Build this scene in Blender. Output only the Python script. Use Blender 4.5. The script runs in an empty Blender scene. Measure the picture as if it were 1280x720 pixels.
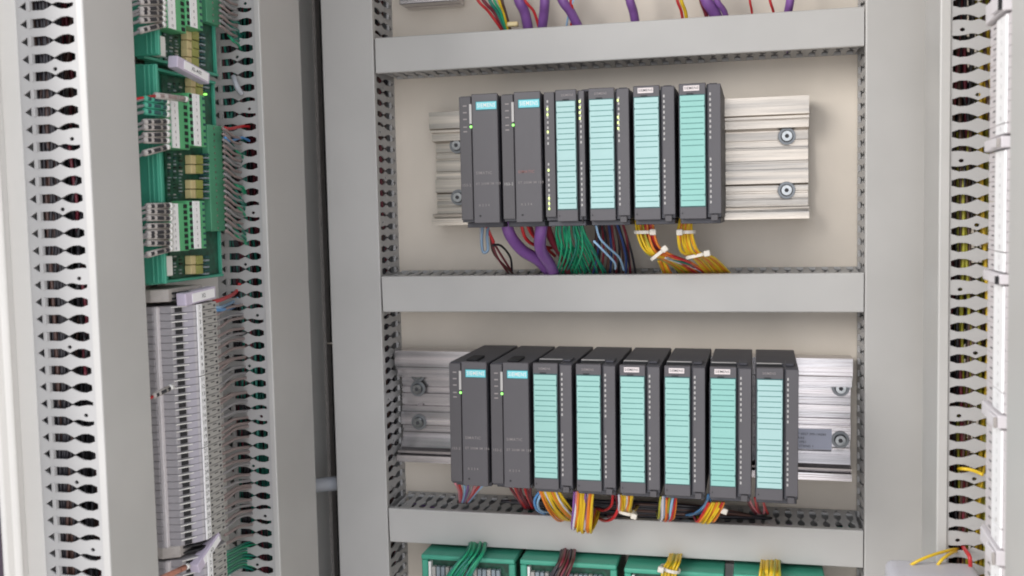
import bpy, bmesh, math, random
from mathutils import Vector, Matrix
from mathutils.geometry import tessellate_polygon
random.seed(7)
scene = bpy.context.scene
col = scene.collection
R = math.radians

# ------------------------------------------------------------------ camera
CAM = Vector((0.407, -1.1413, 0.0624))
yaw, pitch, roll, FPX = 0.2355, -0.0706, -0.0216, 1289.73
fwd = Vector((-math.sin(yaw) * math.cos(pitch), math.cos(yaw) * math.cos(pitch), math.sin(pitch)))
right = Vector((math.cos(yaw), math.sin(yaw), 0))
up = right.cross(fwd)
r_ = math.cos(roll) * right + math.sin(roll) * up
u_ = -math.sin(roll) * right + math.cos(roll) * up
cd = bpy.data.cameras.new('camera')
cam = bpy.data.objects.new('camera', cd)
col.objects.link(cam)
m4 = Matrix.Identity(4)
for i in range(3):
    m4[i][0], m4[i][1], m4[i][2], m4[i][3] = r_[i], u_[i], -fwd[i], CAM[i]
cam.matrix_world = m4
cd.sensor_width = 36
cd.lens = 36 * FPX / 1280
cd.clip_start, cd.clip_end = 0.02, 50
cd.dof.use_dof = True
cd.dof.focus_distance = 1.05
cd.dof.aperture_fstop = 11
scene.camera = cam

# ------------------------------------------------------------------ world + lamps
w = bpy.data.worlds.new('World')
scene.world = w
w.use_nodes = True
nt = w.node_tree
bg = nt.nodes['Background']
tc = nt.nodes.new('ShaderNodeTexCoord')
sx = nt.nodes.new('ShaderNodeSeparateXYZ')
rp = nt.nodes.new('ShaderNodeValToRGB')
rp.color_ramp.elements[0].position = 0.30
rp.color_ramp.elements[0].color = (0.60, 0.56, 0.53, 1)
rp.color_ramp.elements[1].position = 0.75
rp.color_ramp.elements[1].color = (0.90, 0.93, 1.0, 1)
mp = nt.nodes.new('ShaderNodeMapRange')
mp.inputs['From Min'].default_value = -1
nt.links.new(tc.outputs['Generated'], sx.inputs[0])
nt.links.new(sx.outputs['Z'], mp.inputs['Value'])
nt.links.new(mp.outputs[0], rp.inputs[0])
nt.links.new(rp.outputs[0], bg.inputs['Color'])
bg.inputs['Strength'].default_value = 1.55


def area(name, loc, target, size, size_y, power, colr):
    l = bpy.data.lights.new(name, 'AREA')
    l.shape = 'RECTANGLE'
    l.size, l.size_y, l.energy, l.color = size, size_y, power, colr
    o = bpy.data.objects.new(name, l)
    col.objects.link(o)
    o.location = loc
    o.rotation_euler = (Vector(target) - Vector(loc)).to_track_quat('-Z', 'Y').to_euler()
    return o


area('window_light', (-1.35, -2.35, 1.05), (0.40, 0.0, -0.05), 1.5, 1.3, 58, (1.0, 0.965, 0.925))
area('room_light', (0.9, -2.8, -0.2), (0.0, -0.2, -0.1), 1.6, 1.6, 12, (0.88, 0.92, 1.0))
scene.view_settings.view_transform = 'Standard'
scene.view_settings.look = 'None'
scene.view_settings.exposure = 0.17
scene.view_settings.gamma = 1.0
scene.render.film_transparent = False


# pixel of the photograph -> point on a world plane (used only to read off sizes)
def ray(px, py):
    return fwd + r_ * ((px - 640) / FPX) - u_ * ((py - 360) / FPX)


def onY(px, py, Y):
    d = ray(px, py)
    return CAM + d * ((Y - CAM.y) / d.y)


def onX(px, py, X):
    d = ray(px, py)
    return CAM + d * ((X - CAM.x) / d.x)


# ------------------------------------------------------------------ materials
def mat(name, base, rough=0.5, metal=0.0, mott=0.06, scale=30, bump=0.0, bscale=300, emit=None, estr=0, spec=0.5,
        stretch=None, alpha=None, tint=None):
    m = bpy.data.materials.new(name)
    m.use_nodes = True
    n, l = m.node_tree.nodes, m.node_tree.links
    b = n['Principled BSDF']
    b.inputs['Roughness'].default_value = rough
    b.inputs['Metallic'].default_value = metal
    b.inputs['Specular IOR Level'].default_value = spec
    t = n.new('ShaderNodeTexCoord')
    mpn = n.new('ShaderNodeMapping')
    l.new(t.outputs['Object'], mpn.inputs[0])
    if stretch:
        mpn.inputs['Scale'].default_value = stretch
    if mott:
        no = n.new('ShaderNodeTexNoise')
        no.inputs['Scale'].default_value = scale
        no.inputs['Detail'].default_value = 5
        l.new(mpn.outputs[0], no.inputs['Vector'])
        r = n.new('ShaderNodeValToRGB')
        r.color_ramp.elements[0].position = 0.3
        r.color_ramp.elements[1].position = 0.7
        t2 = tint or base
        r.color_ramp.elements[0].color = (*[c * (1 - mott) for c in base], 1)
        r.color_ramp.elements[1].color = (*[min(1, c * (1 + mott)) for c in t2], 1)
        l.new(no.outputs['Fac'], r.inputs[0])
        l.new(r.outputs[0], b.inputs['Base Color'])
        mr = n.new('ShaderNodeMapRange')
        mr.inputs['To Min'].default_value = max(0.02, rough - 0.07)
        mr.inputs['To Max'].default_value = min(1, rough + 0.07)
        l.new(no.outputs['Fac'], mr.inputs['Value'])
        l.new(mr.outputs[0], b.inputs['Roughness'])
    else:
        b.inputs['Base Color'].default_value = (*base, 1)
    if bump:
        nb = n.new('ShaderNodeTexNoise')
        nb.inputs['Scale'].default_value = bscale
        l.new(mpn.outputs[0], nb.inputs['Vector'])
        bp = n.new('ShaderNodeBump')
        bp.inputs['Strength'].default_value = bump
        bp.inputs['Distance'].default_value = 0.001
        l.new(nb.outputs['Fac'], bp.inputs['Height'])
        l.new(bp.outputs[0], b.inputs['Normal'])
    if emit:
        b.inputs['Emission Color'].default_value = (*emit, 1)
        b.inputs['Emission Strength'].default_value = estr
    if alpha:
        b.inputs['Transmission Weight'].default_value = alpha
    return m


M = dict(
    duct=mat('duct_pvc', (0.40, 0.397, 0.395), 0.42, mott=0.07, scale=9, bump=0.05, bscale=900),
    cover=mat('duct_cover_pvc', (0.455, 0.449, 0.436), 0.38, mott=0.075, scale=7, bump=0.04, bscale=700),
    plate=mat('painted_plate', (0.665, 0.600, 0.515), 0.42, mott=0.085, scale=7, bump=0.12, bscale=500),
    frame=mat('frame_paint', (0.78, 0.77, 0.74), 0.35, mott=0.03, scale=8),
    shaded_flange=mat('shaded_flange', (0.10, 0.075, 0.11), 0.7),  # dark purple holds the shade of the frame's outer flange
    darkshell=mat('shell_paint', (0.16, 0.155, 0.145), 0.6),
    steel=mat('zinc_steel', (0.37, 0.355, 0.335), 0.30, 0.9, mott=0.30, scale=11, stretch=(.35, 6, 14), bump=0.35, bscale=50,
              tint=(0.49, 0.44, 0.38)),  # warm tint paints golden reflections into the steel colour
    alu=mat('rail_aluminium', (0.47, 0.465, 0.475), 0.25, 0.9, mott=0.22, scale=9, stretch=(0.35, 5, 14), bump=0.3,
            bscale=50, tint=(0.56, 0.52, 0.52)),  # pinkish tint likewise stands in for reflections on the metal
    bolt=mat('bolt_zinc', (0.33, 0.34, 0.34), 0.22, 0.95, mott=0.2, scale=200),
    boltring=mat('bolt_washer', (0.20, 0.21, 0.22), 0.35, 0.8),
    boltdark=mat('bolt_socket', (0.05, 0.05, 0.055), 0.5, 0.3),
    plc=mat('anthracite_plastic', (0.068, 0.064, 0.070), 0.48, mott=0.06, scale=25, bump=0.12, bscale=1500),
    plc2=mat('anthracite_cover', (0.076, 0.072, 0.080), 0.42, mott=0.05, scale=25, bump=0.1, bscale=1500),
    plctop=mat('anthracite_top', (0.056, 0.056, 0.068), 0.5, mott=0.1, scale=40, bump=0.15, bscale=1200),
    black=mat('black_gap', (0.012, 0.012, 0.014), 0.7),
    teal=mat('label_mint', (0.27, 0.50, 0.465), 0.40, mott=0.04, scale=20),
    teal2=mat('label_pale_cyan', (0.34, 0.53, 0.525), 0.36, mott=0.04, scale=20),
    tealg=mat('label_sea_green', (0.235, 0.485, 0.445), 0.40, mott=0.04, scale=20),
    tline=mat('label_rule', (0.06, 0.19, 0.18), 0.6),
    tedge=mat('label_edge', (0.02, 0.08, 0.085), 0.5),
    badge=mat('badge_teal', (0.16, 0.56, 0.62), 0.35),
    badge_edge=mat('badge_edge', (0.02, 0.12, 0.14), 0.4),
    white=mat('white_print', (0.80, 0.80, 0.78), 0.5, mott=0.02),
    paper=mat('paper_tag', (0.68, 0.62, 0.62), 0.5, mott=0.04),
    ink=mat('ink', (0.03, 0.03, 0.035), 0.6),
    fade=mat('faded_print', (0.27, 0.245, 0.245), 0.6),
    fadered=mat('faded_red_print', (0.30, 0.14, 0.13), 0.6),
    lens=mat('led_lens', (0.42, 0.41, 0.40), 0.35),
    ledon=mat('led_lit', (0.7, 0.9, 0.3), 0.4, emit=(0.80, 1.0, 0.34), estr=0.8),
    ledgreen=mat('led_green', (0.2, 0.8, 0.2), 0.4, emit=(0.35, 1.0, 0.16), estr=1.2),
    green=mat('green_plastic', (0.06, 0.34, 0.235), 0.42, mott=0.10, scale=30, bump=0.1),
    green2=mat('green_connector', (0.11, 0.42, 0.19), 0.42, mott=0.10, scale=40),
    green3=mat('green_block', (0.09, 0.33, 0.19), 0.45, mott=0.10, scale=40),
    pcb=mat('circuit_board', (0.012, 0.075, 0.045), 0.35, mott=0.5, scale=180),
    cream=mat('relay_cream', (0.66, 0.54, 0.28), 0.4),
    olive=mat('relay_olive', (0.33, 0.34, 0.09), 0.35),
    chip=mat('component_grey', (0.25, 0.30, 0.33), 0.4),
    lilac=mat('terminal_plastic', (0.37, 0.355, 0.405), 0.42, mott=0.05, scale=60),
    term2=mat('terminal_grey', (0.36, 0.345, 0.365), 0.45, mott=0.10, scale=80),
    term=mat('terminal_beige', (0.40, 0.39, 0.37), 0.45, mott=0.06, scale=60),
    marker=mat('marker_white', (0.90, 0.90, 0.91), 0.4, mott=0.02),
    tag=mat('tag_lilac', (0.56, 0.50, 0.62), 0.4, mott=0.03),
    sleeve=mat('sleeve_grey', (0.42, 0.39, 0.37), 0.45, mott=0.1, scale=200),
    clip=mat('clip_pale', (0.66, 0.63, 0.65), 0.42, mott=.03),
    housing=mat('housing_grey', (0.52, 0.51, 0.55), 0.45),
    hose=mat('hose_white', (0.40, 0.42, 0.46), 0.4, mott=0.05),
    tie=mat('nylon_tie', (0.66, 0.62, 0.55), 0.35, mott=0.03),
)


def wmat(n, c):
    M[n] = mat('wire_' + n, c, 0.38, mott=0.08, scale=90)


wmat('w_red', (0.50, 0.025, 0.03)); wmat('w_purple', (0.20, 0.085, 0.30)); wmat('w_green', (0.02, 0.34, 0.17))
wmat('w_yellow', (0.70, 0.47, 0.02)); wmat('w_orange', (0.72, 0.22, 0.03)); wmat('w_blue', (0.10, 0.30, 0.62))
wmat('w_black', (0.022, 0.02, 0.026)); wmat('w_brown', (0.09, 0.045, 0.035)); wmat('w_white', (0.62, 0.60, 0.66))
wmat('w_grey', (0.30, 0.29, 0.30)); wmat('w_taupe', (0.30, 0.23, 0.22)); wmat('w_navy', (0.03, 0.06, 0.20))
wmat('w_pink', (0.62, 0.22, 0.26)); wmat('w_lime', (0.36, 0.34, 0.03)); wmat('w_teal', (0.02, 0.20, 0.15))
wmat('w_maroon', (0.17, 0.02, 0.035)); wmat('w_steel', (0.15, 0.23, 0.33)); wmat('w_lightblue', (0.30, 0.50, 0.72)); wmat('w_copper', (0.45, 0.20, 0.14))


# ------------------------------------------------------------------ mesh helpers
class MB:
    def __init__(s):
        s.v, s.f = [], []

    def add(s, vs, fs):
        k = len(s.v)
        s.v += [tuple(v) for v in vs]
        s.f += [tuple(i + k for i in f) for f in fs]
        return s

    def box(s, x0, x1, y0, y1, z0, z1):
        x0, x1 = sorted((x0, x1)); y0, y1 = sorted((y0, y1)); z0, z1 = sorted((z0, z1))
        s.add([(x0, y0, z0), (x1, y0, z0), (x1, y1, z0), (x0, y1, z0), (x0, y0, z1), (x1, y0, z1), (x1, y1, z1), (x0, y1, z1)],
              [(0, 3, 2, 1), (4, 5, 6, 7), (0, 1, 5, 4), (1, 2, 6, 5), (2, 3, 7, 6), (3, 0, 4, 7)])
        return s

    def prism(s, prof, z0, z1, axis='z'):
        n = len(prof)
        def P(a, b, c):
            return (a, b, c) if axis == 'z' else ((c, a, b) if axis == 'x' else (a, c, b))
        vs = [P(a, b, z0) for a, b in prof] + [P(a, b, z1) for a, b in prof]
        fs = [(i, (i + 1) % n, n + (i + 1) % n, n + i) for i in range(n)]
        tri = tessellate_polygon([[Vector((a, b, 0)) for a, b in prof]])
        fs += [t for t in tri] + [tuple(n + i for i in reversed(t)) for t in tri]
        return s.add(vs, fs)

    def cyl(s, c, ax, r, h, n=14, r2=None):
        c, ax = Vector(c), Vector(ax).normalized()
        a = ax.orthogonal().normalized(); b = ax.cross(a)
        r2 = r if r2 is None else r2
        vs = []
        for k, rr in ((0, r), (1, r2)):
            for i in range(n):
                t = 2 * math.pi * i / n
                vs.append(c + ax * h * k + (a * math.cos(t) + b * math.sin(t)) * rr)
        fs = [(i, (i + 1) % n, n + (i + 1) % n, n + i) for i in range(n)] + [tuple(reversed(range(n))), tuple(range(n, 2 * n))]
        return s.add(vs, fs)

    def tube(s, pts, r, n=8, steps=6):
        P = [Vector(p) for p in pts]
        if len(P) > 2:
            Q = [P[0]] + P + [P[-1]]
            out = []
            for i in range(1, len(Q) - 2):
                p0, p1, p2, p3 = Q[i - 1:i + 3]
                for k in range(steps):
                    t = k / steps
                    out.append(0.5 * ((2 * p1) + (-p0 + p2) * t + (2 * p0 - 5 * p1 + 4 * p2 - p3) * t * t + (-p0 + 3 * p1 - 3 * p2 + p3) * t ** 3))
            out.append(P[-1])
            P = out
        k0 = len(s.v)
        a = None
        for i, p in enumerate(P):
            d = (P[min(i + 1, len(P) - 1)] - P[max(i - 1, 0)]).normalized()
            a = d.orthogonal().normalized() if a is None else (a - d * a.dot(d)).normalized()
            b = d.cross(a)
            for j in range(n):
                t = 2 * math.pi * j / n
                s.v.append(tuple(p + (a * math.cos(t) + b * math.sin(t)) * r))
        for i in range(len(P) - 1):
            for j in range(n):
                s.f.append((k0 + i * n + j, k0 + i * n + (j + 1) % n, k0 + (i + 1) * n + (j + 1) % n, k0 + (i + 1) * n + j))
        s.f.append(tuple(k0 + j for j in reversed(range(n))))
        s.f.append(tuple(k0 + (len(P) - 1) * n + j for j in range(n)))
        return s

    def build(s, name, m, parent=None, bevel=0, smooth=False, seg=1):
        me = bpy.data.meshes.new(name)
        me.from_pydata(s.v, [], s.f)
        bm = bmesh.new(); bm.from_mesh(me)
        bmesh.ops.recalc_face_normals(bm, faces=bm.faces)
        if bevel:
            ed = [e for e in bm.edges if len(e.link_faces) == 2 and e.calc_face_angle(0) > 0.5]
            bmesh.ops.bevel(bm, geom=ed, offset=bevel, segments=seg, profile=0.6, affect='EDGES', clamp_overlap=True)
        bm.to_mesh(me); bm.free()
        if smooth:
            for p in me.polygons:
                p.use_smooth = True
        me.materials.append(M[m] if isinstance(m, str) else m)
        o = bpy.data.objects.new(name, me)
        col.objects.link(o)
        if parent:
            o.parent = parent
        return o


def thing(name, label, cat, loc=(0, 0, 0), rot=(0, 0, 0), group=None):
    o = bpy.data.objects.new(name, None)
    col.objects.link(o)
    o.empty_display_size = 0.01
    o.location, o.rotation_euler = loc, rot
    o['label'], o['category'] = label, cat
    if group:
        o['group'] = group
    return o


def tag(o, label, cat, group=None):
    o['label'], o['category'] = label, cat
    if group:
        o['group'] = group
    return o


def struct(o):
    o['kind'] = 'structure'
    return o


KIDS = {}
def kids(o):
    return [c for c in bpy.data.objects if c.parent == o]


def copy_tree(o, parent=None):
    c = o.copy(); col.objects.link(c)
    if parent:
        c.parent = parent
    for ch in kids(o):
        copy_tree(ch, c)
    return c


_txt = {}
def text(s, size, m, parent, loc, rot=(math.pi / 2, 0, 0), name='lettering', align='CENTER', sx=1.0):
    key = (s, size, m, align, sx)
    if key not in _txt:
        cu = bpy.data.curves.new('lettering', 'FONT')
        cu.body, cu.size = s, size
        cu.align_x, cu.align_y = align, 'CENTER'
        cu.resolution_u = 2
        cu.offset = size * 0.004
        cu.space_character = 1.12
        to = bpy.data.objects.new('t', cu)
        me = bpy.data.meshes.new_from_object(to)
        bpy.data.objects.remove(to)
        for v in me.vertices:
            v.co.x *= sx
        me.materials.clear(); me.materials.append(M[m])
        _txt[key] = me
    o = bpy.data.objects.new(name, _txt[key])
    col.objects.link(o)
    o.parent = parent
    o.location, o.rotation_euler = loc, rot
    return o


# ------------------------------------------------------------------ cabinet setting
XL, XR = -0.111, 0.604          # inner faces of the side panels
W = 0.5092                      # clear width between the main vertical ducts
ZT, ZB = 0.62, -0.75
struct(MB().box(-0.078, 0.575, 0.0, 0.003, ZB, ZT).build('back_panel', 'plate'))
struct(MB().box(XL - 0.003, XL, -0.5095, 0.035, ZB, ZT).build('side_panel', 'frame'))
struct(MB().box(XR, XR + 0.003, -0.75, -0.012, ZB, ZT).build('side_panel', 'plate'))
sh = MB()
sh.box(XL - 0.07, XR + 0.06, 0.055, 0.058, ZB, ZT)
sh.box(XL - 0.07, XL - 0.067, -0.53, 0.0545, ZB, ZT)
sh.box(XR + 0.057, XR + 0.06, -0.75, 0.0545, ZB, ZT)
sh.box(XL - 0.07, XR + 0.06, -0.505, 0.058, ZT + .002, ZT + 0.005)
sh.box(XL - 0.07, XR + 0.06, -0.505, 0.058, ZB - 0.005, ZB - .002)
struct(sh.build('cabinet_shell', 'darkshell'))
# post in the rear left corner (seen through the gap)
pa, pb, pc = onY(393, 360, .018).x, onY(403, 360, .018).x, onY(411, 360, .018).x
post = thing('frame_post', 'dark grey steel corner post in the narrow gap left of the main tall duct', 'post', (pa, 0.018, 0))
MB().box(0, (pb - pa) * .45, 0.0, 0.02, ZB, ZT).build('post_profile', 'duct', post, 0.002)
MB().box((pb - pa) * .5, pb - pa, 0.006, 0.02, ZB, ZT).build('post_lip', 'sleeve', post, 0.001)

# rounded front frame of the left side
fr = thing('cabinet_frame_edge', 'off-white rounded cabinet frame edge at the far left of the photo', 'cabinet frame', (XL, -0.510, 0))
prof = [(-0.07, 0.0), (0.0004, 0.0), (0.0010, -0.001), (0.0012, -0.0055), (0.0030, -0.0075), (0.0038, -0.0100), (0.0030, -0.0125), (0.0012, -0.0145), (0.0010, -0.0205), (-0.001, -0.0225), (-0.07, -0.0225)]
MB().prism(prof, ZB, ZT).build('frame_profile', 'frame', fr, 0.0006, True)
MB().prism([(-0.07, -0.0228), (-0.0015, -0.0228), (-0.0005, -0.026), (-0.0005, -0.040), (-0.003, -0.043), (-0.07, -0.043)], ZB, ZT).build('shaded_flange', 'shaded_flange', fr)  # outer flange of the frame, its shade painted in as dark purple

# ------------------------------------------------------------------ wiring ducts
PITCH = 0.0125


def cell_polys(kind):
    up_ = [(.225, .26), (.42, .28), (.50, .16), (.56, .035), (.63, .18), (.70, .275), (.80, .295), (.895, .16)]
    lo = [(a, -b) for a, b in up_]
    if kind == 2:
        up_ = up_[:4] + [(.61, .10), (.66, .12), (.74, .05), (.82, .02), (.90, .04)]
    if kind == 3:
        lo = lo[:4] + [(.61, -.10), (.66, -.12), (.74, -.05), (.82, -.02), (.90, -.04)]
    slot = up_ + lo[::-1]
    tri = [(.03, 0), (.14, .27), (.14, -.27)]
    hs = [slot, tri]
    if kind in (1, 2):
        ca = .56 if kind == 1 else .77
        hs.append([(ca + .036 * math.cos(t * math.pi / 4), .375 + .12 * math.sin(t * math.pi / 4)) for t in range(8)])
    return hs


_cells = {}
def wall(depth, n, x, side, t=0.0014, shift=0, off=0.0):
    """slotted wall: local z along the duct, -y out from the panel, at local x; side = +1/-1 outward normal"""
    mb = MB()
    H = depth - 0.0015
    for i in range(n):
        j = (i + shift) % 8
        kind = {1: 1, 5: 2, 6: 3}.get(j, 0)
        hs = cell_polys(kind)
        outer = [(0, -.5), (1, -.5), (1, .5), (0, .5)]
        loops = [[Vector((a, b, 0)) for a, b in L] for L in [outer] + hs]
        key = kind
        if key not in _cells:
            _cells[key] = tessellate_polygon(loops)
        tris = _cells[key]
        flat = [p for L in loops for p in L]
        z0 = off + (i + .5) * PITCH
        def P(p, off):
            return (x + off, -0.0015 - p.x * (H - 0.0015), z0 + p.y * PITCH)
        N = len(flat)
        vs = [P(p, 0) for p in flat] + [P(p, -side * t) for p in flat]
        fs = [tuple(tr) for tr in tris] + [tuple(N + q for q in reversed(tr)) for tr in tris]
        k = 4
        for L in loops[1:]:
            m_ = len(L)
            for q in range(m_):
                a, b = k + q, k + (q + 1) % m_
                fs.append((a, b, N + b, N + a))
            k += m_
        mb.add(vs, fs)
        # raised rib between slot and triangle
        y0, y1 = -0.0015 - .182 * H, -0.0015 - .214 * H
        mb.box(x - side * 0.0002, x + side * 0.0013, y0, y1, z0 - .27 * PITCH, z0 + .27 * PITCH)
    return mb


def duct(label, loc, rot, length, width, depth, lip=0.007, inset=0.0015, ends=True, shift=0, colr='cover'):
    o = thing('wiring_duct', label, 'wiring duct', loc, rot, 'slotted grey wiring ducts')
    n = int(length / PITCH)
    L = length
    off = (length - n * PITCH) / 2
    h = width / 2
    MB().box(-h + inset, h - inset, -0.0014, 0, 0, L).build('base', 'duct', o)
    wall(depth - 0.002, n, h - inset, 1, shift=shift, off=off).build('slotted_wall', 'duct', o)
    wall(depth - 0.002, n, -h + inset, -1, shift=shift + 3, off=off).build('slotted_wall', 'duct', o)
    c = 0.0012
    prof = [(-h, -depth + lip), (-h, -depth + c), (-h + c * .3, -depth + c * .3), (-h + c, -depth), (h - c, -depth), (h - c * .3, -depth + c * .3), (h, -depth + c),
            (h, -depth + lip), (h - 0.0012, -depth + lip), (h - 0.0012, -depth + 0.0015), (-h + 0.0012, -depth + 0.0015), (-h + 0.0012, -depth + lip)]
    MB().prism(prof, -0.0005, L + 0.0005).build('cover', colr, o)
    return o


D = 0.068
HP = math.pi / 2
d1 = duct('tall plain grey wiring duct running full height just left of both rows of dark modules', (-0.030, 0, -0.62), (0, 0, 0), 1.12, 0.060, D)
d2 = duct('tall pale grey wiring duct running full height just right of the mounting rails', (W + 0.0268, -.0014, -0.62), (0, 0, R(2.6)), 1.12, 0.060, D, shift=4)
hz = [('horizontal grey duct across the top, above the upper row of modules', 0.2577, 0.2196),
      ('horizontal grey duct between the upper and lower rows of modules', 0.0, -0.0398),
      ('horizontal grey duct below the lower row of modules, with wire loops hanging over it', -0.261, -0.3002)]
for lb, za, zb in hz:
    tl = 0 if za > .1 else (R(3.6) if za > -.1 else R(2.6))
    hd_ = duct(lb, (0.0025, -0.0013 if tl else 0, (za + zb) / 2 + (-D * math.tan(tl) * -.5)), (0, 0, 0), W - 0.0042, za - zb, D - 0.001, shift=2)
    hd_.rotation_euler = (Matrix.Rotation(-tl, 3, 'X').inverted() @ Matrix.Rotation(HP, 3, 'Y')).to_euler()
# side ducts, left
YN, YF = -0.4924, -0.2238
duct('nearest duct at far left, its white slotted wall facing the camera', (XL, YN + 0.0305, -0.60), (0, 0, HP), 1.1, 0.061, -0.055 - XL, lip=0.0055, shift=1)
duct('duct with slotted wall right of the green modules and terminal strip', (XL, YF + 0.045, -0.6035), (0, 0, HP), 1.1, 0.090, -0.055 - XL, lip=0.0055, shift=5)
# side ducts, right
duct('right-hand side duct whose slotted wall shows yellow-green wires inside', (XR, -0.28 + 0.038, -0.6015), (0, 0, -HP), 1.1, 0.076, XR - 0.5436, lip=0.0075, shift=6)
duct('pale grey duct at the far right edge, in front of the white terminal markers', (XR, -0.512 - 0.035, -0.60), (0, 0, -HP), 1.1, 0.070, XR - 0.5436, lip=0.0055)


# ------------------------------------------------------------------ wires running inside ducts
def inner_wires(label, a, b, spread, cols, n, seed):
    rnd = random.Random(seed)
    o = thing('wire_bundle', label, 'wires', a, group='wires lying inside the ducts')
    a, b = Vector(a), Vector(b)
    L = b - a
    for i in range(n):
        pts = []
        for k in range(9):
            pts.append(L * (k / 8) + Vector([rnd.uniform(-s, s) for s in spread]))
        MB().tube(pts, rnd.uniform(0.0011, 0.0016), 6, 4).build('wire', rnd.choice(cols), o, smooth=True)
    return o


inner_wires('dark wires seen through the slots of the nearest left duct', (XL + 0.018, YN + 0.03, -0.6), (XL + 0.018, YN + 0.03, 0.5), (0.010, 0.016, 0), ['w_black', 'w_black', 'w_brown', 'w_black', 'w_maroon'], 22, 1)
inner_wires('dark red wires seen through the slots right of the green modules', (XL + 0.018, YF + 0.04, -0.6), (XL + 0.018, YF + 0.04, 0.5), (0.010, 0.024, 0), ['w_black', 'w_black', 'w_teal', 'w_maroon', 'w_black'], 26, 2)
inner_wires('yellow-green wires seen through the slots of the right side duct', (XR - 0.020, -0.258, -0.6), (XR - 0.020, -0.258, 0.5), (0.009, 0.016, 0), ['w_lime', 'w_yellow', 'w_lime', 'w_brown'], 22, 3)
inner_wires('dark purple wires behind the cover side of the right side duct', (XR - 0.042, -0.258, -0.6), (XR - 0.042, -0.258, 0.5), (0.009, 0.012, 0), ['w_maroon', 'w_black', 'w_brown', 'w_black'], 22, 13)
inner_wires('red wires seen through the slots of the main left tall duct', (-0.030, -0.03, -0.6), (-0.030, -0.03, 0.5), (0.02, 0.018, 0), ['w_maroon', 'w_maroon', 'w_black', 'w_black'], 26, 4)
inner_wires('dark wires inside the main right tall duct', (W + 0.030, -0.03, -0.6), (W + 0.030, -0.03, 0.5), (0.02, 0.018, 0), ['w_black', 'w_brown', 'w_green', 'w_lime'], 12, 5)
for i, (lb, za, zb) in enumerate(hz):
    inner_wires(['dark wires inside the top horizontal duct', 'dark wires inside the middle horizontal duct', 'dark wires inside the lower horizontal duct'][i],
                (0.01, -0.03, (za + zb) / 2), (W - 0.01, -0.03, (za + zb) / 2), (0, 0.018, 0.011), ['w_black', 'w_brown', 'w_purple', 'w_navy', 'w_teal'], 12, 6 + i)


inner_wires('olive wires showing in the middle and lower slots of the right side duct', (XR - 0.038, -0.270, -0.6), (XR - 0.038, -0.266, 0.12), (0.006, 0.006, 0), ['w_lime', 'w_lime', 'w_yellow', 'w_brown'], 6, 14)
inner_wires('few red wires glimpsed through upper slots of the nearest left duct', (XL + 0.034, YN + 0.012, -0.05), (XL + 0.034, YN + 0.012, 0.12), (0.004, 0.004, 0), ['w_maroon', 'w_black', 'w_maroon'], 3, 15)
inner_wires('black wires added just behind the slots of the nearest left duct to darken them', (XL + 0.015, YN + 0.010, -0.6), (XL + 0.015, YN + 0.010, 0.5), (0.011, 0.004, 0), ['w_black', 'w_black', 'w_black', 'w_brown'], 34, 16)  # extra wires, put in so the slots look dark inside
inner_wires('black and dark green wires added to darken the slots right of the green modules', (XL + 0.018, YF + 0.010, -0.6), (XL + 0.018, YF + 0.010, 0.5), (0.014, 0.004, 0), ['w_black', 'w_black', 'w_teal', 'w_black', 'w_maroon'], 30, 17)  # filler wires added to deepen the darkness behind these slots
inner_wires('black and crimson wires added to darken the inner slots of the main left tall duct', (-0.010, -0.032, -0.6), (-0.010, -0.032, 0.5), (0.005, 0.020, 0), ['w_black', 'w_maroon', 'w_brown', 'w_black'], 16, 18)  # also added to keep the duct interior dark
# ------------------------------------------------------------------ mounting rails
def bolt(parent, x, y, z, r=0.0090):
    b = MB().cyl((x, y, z), (0, -1, 0), r, 0.0012, 20).build('washer', 'boltring', parent, 0.0002)
    hd = MB().cyl((0, 0, 0), (0, -1, 0), r * 0.72, 0.0042, 16, r * 0.62).build('screw_head', 'bolt', b, 0.0003)
    hd.location = (x, y - 0.0013, z)
    MB().cyl((x, y - 0.0056, z), (0, -1, 0), r * 0.26, 0.0003, 6).build('hex_socket', 'boltdark', b)
    return b


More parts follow.
